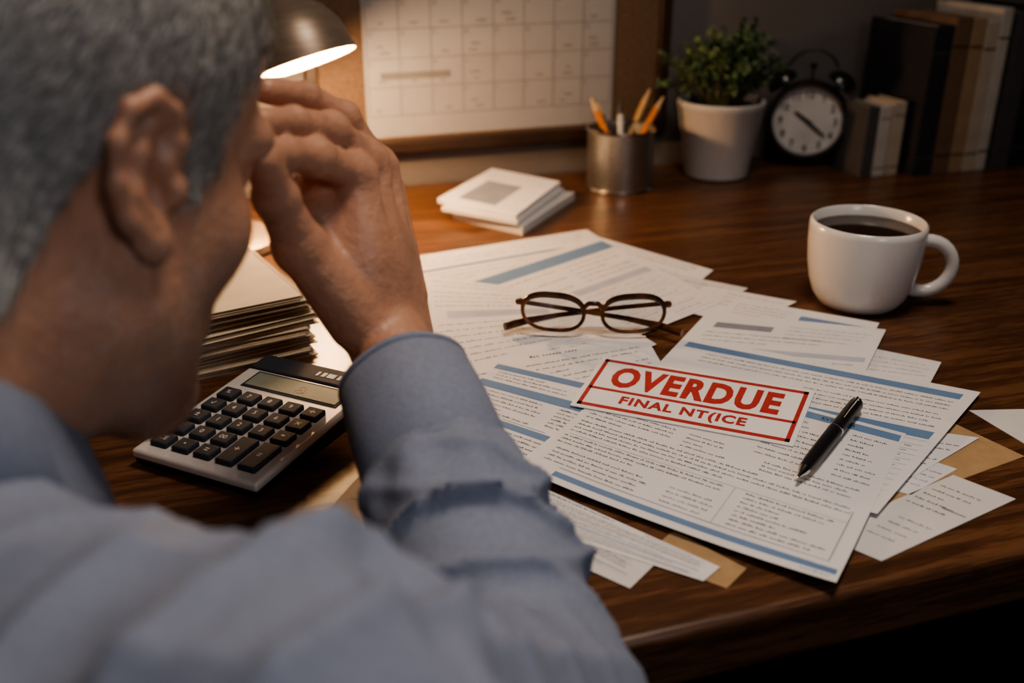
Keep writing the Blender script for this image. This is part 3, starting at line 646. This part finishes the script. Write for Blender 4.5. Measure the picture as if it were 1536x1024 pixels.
# head frame
al, pt = math.radians(30), math.radians(22)
Rv = np.array([math.cos(al), -math.sin(al), 0]); F0 = np.array([math.sin(al), math.cos(al), 0]); U0 = np.array([0, 0, 1.])
Fv = F0*math.cos(pt)-U0*math.sin(pt); Uv = U0*math.cos(pt)+F0*math.sin(pt); HR = np.stack([Rv, Fv, Uv], 1)
H0 = P(232, 250, .39)-HR@np.array([.078, -.004, 0])
def h(x, y, z): return H0+HR@np.array([x, y, z], float)
Nb = np.array([-.245, .335, .885]); SR = np.array([-.068, .215, .882]); SL = np.array([-.375, .43, .855])
EL = P(805, 1092, .45); WR = P(584, 514, .60); B1 = np.array([-.33, .13, .72]); PV = np.array([-.42, -.02, .54])
ELl = np.array([-.55, .43, .803]); WRl = np.array([-.45, .53, .785])
tr = np.array([-.248, .320, .862])
def head(f, ears=True):
    f.ell(h(0, -.014, .045), (.075, .098, .086), HR, .02)
    f.ell(h(0, .034, .055), (.065, .056, .058), HR, .03)
    f.ell(h(0, .026, -.035), (.062, .060, .085), HR, .03)
    f.ell(h(0, .020, -.060), (.060, .052, .060), HR, .03)
    for s in (-1, 1):
        f.cone(h(s*.050, .004, -.062), h(s*.018, .070, -.108), .020, .019, .03)
        f.ell(h(s*.043, .058, -.022), (.022, .021, .020), HR, .03)
        f.ell(h(s*.031, .099, .006), (.017, .012, .012), HR, .02, 's')
        f.ell(h(s*.031, .078, .005), (.0135, .0135, .0125), HR, .006)
        f.cone(h(s*.012, .092, .024), h(s*.048, .080, .024), .009, .009, .015)
        f.ell(h(s*.0125, .102, -.034), (.009, .010, .008), HR, .008)
    f.ell(h(0, .078, -.106), (.022, .018, .018), HR, .02)
    f.cone(h(0, .090, .016), h(0, .114, -.028), .0085, .0115, .012)
    f.ell(h(0, .082, -.068), (.028, .014, .022), HR, .02)
    f.cone(h(-.018, .094, -.063), h(.018, .094, -.063), .0048, .0048, .008)
    f.cone(h(-.016, .094, -.074), h(.016, .094, -.074), .0058, .0058, .008)
    f.cone(h(-.024, .101, -.0685), h(.024, .101, -.0685), .0016, .0016, .004, 's')
    f.cone(h(0, -.045, -.035), Nb, .054, .058, .03)
    if ears:
        for s in (-1, 1):
            on = unit(HR@np.array([s*.995, -.10, 0])); bk = unit(HR@np.array([-s*.10, -.995, 0])); tilt_ = math.radians(10)
            up = unit(Uv*math.cos(tilt_)+bk*math.sin(tilt_)); bk2 = unit(bk*math.cos(tilt_)-Uv*math.sin(tilt_)); o = h(s*.070, .010, -.002)
            def e(b, u, n=0): return o+(bk2*b+up*u)*.95+on*(n*.74)
            Re = np.stack([bk2, up, on], 1)
            f.ell(e(.015, .002, .004), (.0165, .027, .0060), Re, .006)
            f.ell(e(.011, -.005, .015), (.0092, .0120, .0092), Re, .004, 's')      # concha
            f.ell(e(.012, .017, .0145), (.0072, .0082, .0056), Re, .004, 's')      # triangular hollow
            f.cone(e(.024, .018, .0165), e(.026, -.008, .0165), .0038, .0034, .004, 's')
            f.chain([e(.006, .002, .008), e(.000, .014, .009), e(.004, .027, .011), e(.014, .0325, .0135), e(.026, .0275, .0155), e(.0325, .014, .016), e(.0315, -.003, .0145), e(.025, -.017, .012), e(.014, -.027, .009)], [.0026, .0031, .0033, .0034, .0034, .0032, .0031, .0033, .0044], .005)
            f.chain([e(.011, .023, .010), e(.0205, .010, .0115), e(.0215, -.006, .0110), e(.014, -.0165, .010)], [.0024, .0027, .0027, .0032], .005)
            f.ell(e(.000, -.006, .009), (.0045, .0065, .0042), Re, .005)
            f.ell(e(.009, -.028, .008), (.0078, .0084, .0044), Re, .006)
# body (skin)
f = Field((-.66, .12, .735), (.10, .80, 1.17), .0019)
head(f)
# right arm and hand
tk = tr-np.array([0, 0, .008])
f.cone(Nb, tk, .050, .034, .02); f.cone(tk, SR, .028, .032, .02); f.cone(tk, SL, .032, .038, .02); f.cone(SR, EL, .034, .034, .02)
f.cone(EL, WR*.75+EL*.25, .034, .029, .02); f.cone(WR*.75+EL*.25, WR, .029, .0242, .02)
MCP = [P(530, 260, .584), P(548, 240, .604), P(564, 250, .624), P(573, 284, .640)]
fing = [
 ([MCP[0], P(474, 236, .552), P(430, 230, .530), P(394, 230, .510)], [.0106, .0100, .0087, .0077]),
 ([MCP[1], P(496, 196, .572), P(440, 184, .543), P(390, 184, .516)], [.0108, .0102, .0088, .0078]),
 ([MCP[2], P(514, 178, .602), P(458, 146, .576), P(400, 136, .548)], [.0106, .0098, .0086, .0075]),
 ([MCP[3], P(524, 240, .620), P(474, 268, .602), P(428, 276, .588)], [.0100, .0092, .0086, .0078])]
wr = [P(558, 508, .592), P(577, 502, .602), P(598, 500, .612), P(614, 502, .620)]
for i in range(4):
    f.cone(wr[i], MCP[i], .0152, .0100, .006)
    f.cone(wr[i]*.5+MCP[i]*.5, MCP[i], .0130, .0098, .005)
for pts, rad in fing:
    f.chain(pts, rad, .0012)
    f.ell(pts[0], (.0142,)*3, None, .004); f.ell(pts[1], (rad[1]+.0020,)*3, None, .0025); f.ell(pts[2], (rad[2]+.0012,)*3, None, .0015)
pc = sum(MCP)/4*.45+sum(wr)/4*.55+unit(np.array([-.6, -.3, -.1]))*.012
f.ell(pc, (.026, .026, .034), None, .02)
th = [P(538, 480, .588), P(450, 370, .560), P(414, 296, .534), P(394, 240, .508)]
f.chain(th, [.0190, .0142, .0112, .0090], .004); f.ell(th[2], (.0130,)*3, None, .003); f.ell(th[1], (.0156,)*3, None, .004)
f.cone(P(525, 440, .592), P(478, 330, .584), .018, .013, .010)      # web between thumb and palm
f.cone(P(480, 330, .592), P(490, 262, .592), .015, .012, .004)
bkd = unit(np.cross(MCP[0]-wr[0], MCP[3]-MCP[0])); bkd = bkd if bkd[0] > 0 else -bkd
for i in range(4): f.cone(wr[i]*.75+MCP[i]*.25+bkd*.0136, MCP[i]+bkd*.0112, .0030, .0038, .003)
# left arm lying on the desk with its hand
f.cone(SL, ELl, .038, .036, .02); f.cone(ELl, WRl, .036, .026, .02)
hd = unit([.85, .53, 0]); sd = np.array([hd[1], -hd[0], 0])
for i, (o, ln_) in enumerate(((.027, .072), (.009, .080), (-.009, .075), (-.026, .058))):
    b0 = WRl+sd*o*.6; mc = WRl+hd*.078+sd*o; mc[2] = DZ+.026
    f.cone(b0, mc, .016, .012, .012)
    p1 = mc+hd*ln_*.45+np.array([0, 0, .003]); p2 = p1+hd*ln_*.3-np.array([0, 0, .010]); p3 = p2+hd*ln_*.22-np.array([0, 0, .009])
    f.chain([mc, p1, p2, p3], [.0112, .0098, .0086, .0075], .005)
t0 = WRl-sd*.018+hd*.012; t1 = t0+hd*.035-sd*.026; t1[2] = DZ+.018; t2 = t1+hd*.03-sd*.008; t3 = t2+hd*.024+sd*.002
f.chain([t0, t1, t2, t3], [.017, .0135, .0115, .009], .008)
body, BV, BQ = sobj('person', f, 'skin', (Nb[0], Nb[1], 0), None, 1)
tag(body, 'person in a blue shirt seen from behind, head resting in the raised right hand', 'person')
org = (Nb[0], Nb[1], 0)
# hair
f = Field(H0-.17, H0+.17, .0025); head(f, False)
X, Y, Z = np.meshgrid(*f.ax, indexing='ij'); Pp = np.stack([X-H0[0], Y-H0[1], Z-H0[2]], -1)@HR
ly, lz, lx = Pp[..., 1], Pp[..., 2], np.abs(Pp[..., 0])
zl = np.interp(ly, [-.12, -.045, -.022, .0, .016, .024, .036, .044, .060, .085, .12], [-.075, -.062, -.005, .036, .034, -.010, -.005, .040, .062, .085, .10])
rag = .003*np.sin(ly*420+lz*160)+.002*np.sin(ly*900+lx*500)
f.F = np.maximum(f.F-.0025, (zl-lz+rag)*.6).astype(np.float32)
hair, V, Q = sobj('hair', f, 'hair', org, body, 3)
def strands(name, V, Q, keep, count, mat, parent, l0, l1, wid, lift):
    tri = V[Q]; nrm = np.cross(tri[:, 1]-tri[:, 0], tri[:, 2]-tri[:, 0]); nrm /= np.linalg.norm(nrm, axis=1)[:, None]+1e-12; cen = tri.mean(1)
    wgt_ = keep(cen, nrm).astype(float); sel = _r.choice(len(cen), count, p=wgt_/wgt_.sum()); mb = MB(); vs = []; fs = []
    for i in sel:
        t2 = tri[i]; wgt = _r.dirichlet((1, 1, 1, 1)); c = (t2*wgt[:, None]).sum(0); n = nrm[i]
        flow = -Fv*.45-Uv*.75+np.array([math.sin(c[2]*190+c[0]*120), math.sin(c[0]*210+c[1]*90), math.sin(c[1]*170-c[2]*80)])*.16+np.array(_r.normal(size=3))*.10; flow = unit(flow-n*flow.dot(n)); sdv = np.cross(n, flow)*wid
        ln_ = _r.uniform(l0, l1); k = len(vs)
        vs += [c-sdv, c+sdv, c+flow*ln_*.55+n*lift+sdv*.8, c+flow*ln_*.55+n*lift-sdv*.8, c+flow*ln_+n*lift*.7]; fs += [(k, k+1, k+2, k+3), (k+3, k+2, k+4)]
    mb.add(vs, fs); so = mb.build(name, mat, parent, origin=org, smooth=False); so['kind'] = 'stuff'; return so
hc = h(0, -.01, .04)
def crop(c, n):      # hair thins out towards the nape and sideburn
    q = (c-H0)@HR; return (((c-hc)*n).sum(1) > .03)*1.0
strands('strands', V, Q, crop, 18000, 'hair2', hair, .010, .020, .00028, .0028)
def sig(x): return 1/(1+np.exp(-np.clip(x, -30, 30)))
def jaw(c, n):
    q = (c-H0)@HR; a = sig((-.048-q[:, 2])/.016)*sig((q[:, 2]+.128)/.006)*sig((q[:, 1]+.0)/.012)*(q[:, 1] < .105)*(q[:, 0] > .0)*(((c-hc)*n).sum(1) > .02)
    return a+1e-9
strands('stubble', BV, BQ, jaw, 7000, 'stub', body, .0015, .0032, .00018, .0009)

# shirt
f = Field((-.76, -.20, .42), (.14, .74, 1.03), .0032)
f.cone(tr, SR, .051, .054, .03); f.cone(tr, SL, .054, .058, .03)
f.cone(np.array([-.13, .225, .82]), np.array([-.26, .07, .70]), .080, .11, .05)
f.cone(np.array([-.33, .355, .835]), np.array([-.41, .15, .70]), .07, .11, .05)
f.cone(np.array([-.23, .285, .82]), B1, .080, .12, .05); f.cone(B1, PV, .125, .14, .05)
f.cone(SR, EL, .056, .050, .02)
def ap(t): return WR*(1-t)+EL*t
f.chain([EL, ap(.7), ap(.50), ap(.42), ap(.36)], [.0500, .0465, .0428, .0378, .034], .012)
f.cone(SL, ELl, .056, .050, .03); f.cone(ELl, WRl*.85+ELl*.15, .049, .034, .03)
# big soft folds over the near shoulder
for a, b, r1, r2 in (((262, 830, .338), (150, 1040, .285), .014, .020), ((345, 852, .325), (300, 1060, .272), .009, .013), ((462, 834, .318), (430, 1060, .266), .018, .023), ((560, 864, .322), (570, 1060, .272), .010, .014), ((628, 893, .33), (680, 1060, .285), .014, .018)):
    f.cone(P(*a), P(*b), r1, r2, .008)
fax = unit(WR-EL); ux = unit(np.cross(fax, [0, 0, 1])); uy = np.cross(fax, ux); uax = unit(EL-SR)
def ridge(x, pw): return (1-np.abs(np.sin(x)))**pw
def folds(p):
    q = p-EL; t = q@fax; rad = np.linalg.norm(q-np.outer(t, fax), axis=1); an = np.arctan2(q@uy, q@ux); wp = pn(p, 14)
    w = np.exp(-((t-.088)/.048)**2)*sig((.082-rad)/.006)*sig((.150-t)/.004); am = .4+.6*sig(3*np.sin(an*1.0+t*30+wp))
    r = -w*am*(.013*ridge(t*84+1.9*np.sin(an+.6)+wp*.8, 3.0)+.008*ridge(t*66-2.4*np.sin(an-.4)-wp*.9, 3.2)-.0035)
    pl = np.exp(-((t-.130)/.016)**2)*sig((.07-rad)/.006); r = r-.0018*pl*np.sin(an*8)
    q2 = p-SR; d2 = np.linalg.norm(q2, axis=1); sw = (1-w)*np.exp(-(d2/.17)**2)
    r = r-sw*(.008*ridge(q2@unit([.8, -.5, .15])*84+wp*1.7+.5, 2.1)+.006*ridge(q2@unit([.35, .8, -.45])*72+wp*1.8, 2.3)-.004)
    return r+.0008*pn(p, 34)
f.displace(folds)
shirt, _, _ = sobj('shirt', f, 'shirt', org, body, 2)
# collar
cCen = np.array([-.250, .345, .970]); mb = MB(); vs = []; fs = []; n = 60
prof = [(.058, -.075), (.059, -.004), (.062, .004), (.067, .003), (.078, -.046), (.075, -.050), (.066, -.012), (.064, -.075)]; k = len(prof)
for i in range(n):
    a = 2*math.pi*i/n; sf, sr = math.cos(a), math.sin(a)
    for r, z in prof:
        p = cCen+F0*r*sf*1.05+Rv*r*sr; p[2] += z-(.85 if sf > 0 else .45)*r*sf-.2*r*sr+.002*math.sin(5*a); vs.append(p)
for i in range(n):
    j = (i+1) % n
    for q_ in range(k): fs.append((i*k+q_, j*k+q_, j*k+(q_+1) % k, i*k+(q_+1) % k))
mb.add(vs, fs); mb.build('collar', 'shirt', shirt, origin=org, angle=70)
# cuffs
def cuff(w_, e_, t0, t1, r0, r1):
    a_ = unit(e_-w_); L_ = np.linalg.norm(e_-w_); Mx = align(w_+a_*L_*t0, a_); H_ = L_*(t1-t0)
    mb = MB(); pr = [(r0-.003, .0), (r0-.0012, -.0012), (r0, 0), (r0+.0008, .003), (r0-.0006, .0045), (r0+.0006, .006), ((r0+r1)/2+.0012, H_*.5), (r1, H_-.006), (r1-.0010, H_-.0045), (r1+.0008, H_-.003), (r1, H_), (r1-.004, H_), (r0-.004, H_*.4)]
    n = 56; vs = []; fs = []; k = len(pr)
    for i in range(n):
        a = 2*math.pi*i/n; m_ = 1+.025*math.sin(2*a+.5)+.012*math.sin(5*a)
        for r, z in pr: vs.append((r*m_*math.cos(a), r*m_*math.sin(a), z))
    for i in range(n):
        j = (i+1) % n
        for q in range(k): fs.append((i*k+q, j*k+q, j*k+(q+1) % k, i*k+(q+1) % k))
    mb.add(vs, fs, 0, Mx); c = mb.build('cuff', 'shirt', shirt, origin=org, angle=50); return c
cuff(WR, EL, .115, .41, .0375, .0408); cuff(WRl, ELl, .08, .3, .034, .036)
# trousers and shoes (under the desk)
f = Field((-.72, -.22, .0), (-.1, .72, .68), .008)
f.cone(PV+np.array([0, 0, .03]), PV+np.array([.0, .02, -.02]), .135, .135, .03)
kn = []
for s in (-1, 1):
    hp_ = PV+EE*s*.085+np.array([0, 0, -.01]); k_ = hp_+NN*.40+EE*s*.03+np.array([0, 0, .0]); an_ = k_+NN*.03; an_[2] = .10
    f.cone(hp_, k_, .085, .062, .04); f.cone(k_, an_, .060, .045, .03); kn.append(an_)
sobj('trousers', f, 'trous', org, body)
for an_ in kn:
    f = Field(an_-np.array([.2, .2, .12]), an_+np.array([.2, .26, .05]), .005); a0 = an_.copy(); a0[2] = .045
    f.ell(a0-NN*.01, (.04, .045, .04), None, .02); f.cone(a0, a0+NN*.15+np.array([0, 0, -.012]), .042, .03, .03); f.F = np.maximum(f.F, -(f.ax[2][None, None, :]-.004)).astype(np.float32)
    sobj('shoe', f, 'shoe', org, body)
# chair
chp = empty('chair', (PV[0], PV[1], 0), PHI, 'black office chair the person in the blue shirt sits on', 'chair')
mb = MB(); mb.box(-.23, .23, -.22, .24, .325, .38); mb.build('seat', 'trous', chp, bevel=.02)
mb = MB(); mb.lathe([(.025, .06), (.025, .33)], 16); mb.build('post', 'black', chp)
for i in range(5):
    a = i*2*math.pi/5; mb = MB(); mb.tube([(0, 0, .08), (.15*math.cos(a), .15*math.sin(a), .07), (.27*math.cos(a), .27*math.sin(a), .05)], [.025, .02, .016], 8); lg = mb.build('leg', 'black', chp)
    mb = MB(); mb.lathe([(.0005, -.015), (.024, -.015), (.025, 0), (.024, .015), (.0005, .015)], 16, 0, align([.27*math.cos(a), .27*math.sin(a), .025], [-math.sin(a), math.cos(a), 0])); mb.build('caster', 'black', lg)

# ---------------------------------------------------------------- lights
def light(name, typ, loc, col, en, **k):
    d = bpy.data.lights.new(name, typ); d.color = col; d.energy = en
    tgt = k.pop('target', None)
    for a, b in k.items(): setattr(d, a, b)
    o = bpy.data.objects.new(name, d); COL.objects.link(o); o.location = loc
    if tgt is not None: o.rotation_euler = (Vector(tgt)-Vector(loc)).to_track_quat('-Z', 'Y').to_euler()
    return o
light('lamp_glow', 'POINT', rc+axd*.010, (1, .61, .32), 5.0, shadow_soft_size=.018)
light('room_light', 'AREA', (.20, .60, 2.0), (1, .84, .71), 5.4, size=.3, spread=math.radians(140), target=(.15, .5, .75))
light('fill_light', 'AREA', (.60, -.65, 1.6), (.90, .91, 1), 1.2, size=.4, spread=math.radians(100), target=(-.1, .3, .9))  # faint cool fill added behind the camera to lift the shirt; no window here
w = bpy.data.worlds.new('room_air'); SC.world = w; w.use_nodes = True
bg = w.node_tree.nodes['Background']; bg.inputs[0].default_value = (.6, .6, .7, 1); bg.inputs[1].default_value = .02
try: SC.view_settings.look = 'AgX - Medium High Contrast'
except Exception as ex: print('look', ex)
cd = bpy.data.cameras.new('camera'); co = bpy.data.objects.new('camera', cd); COL.objects.link(co)
co.location = CAM; co.rotation_euler = (math.radians(66), 0, 0); cd.sensor_width = 36; cd.lens = FP/1536*36; cd.clip_start = .01
cd.dof.use_dof = True; cd.dof.focus_distance = .74; cd.dof.aperture_fstop = 4.0
SC.camera = co
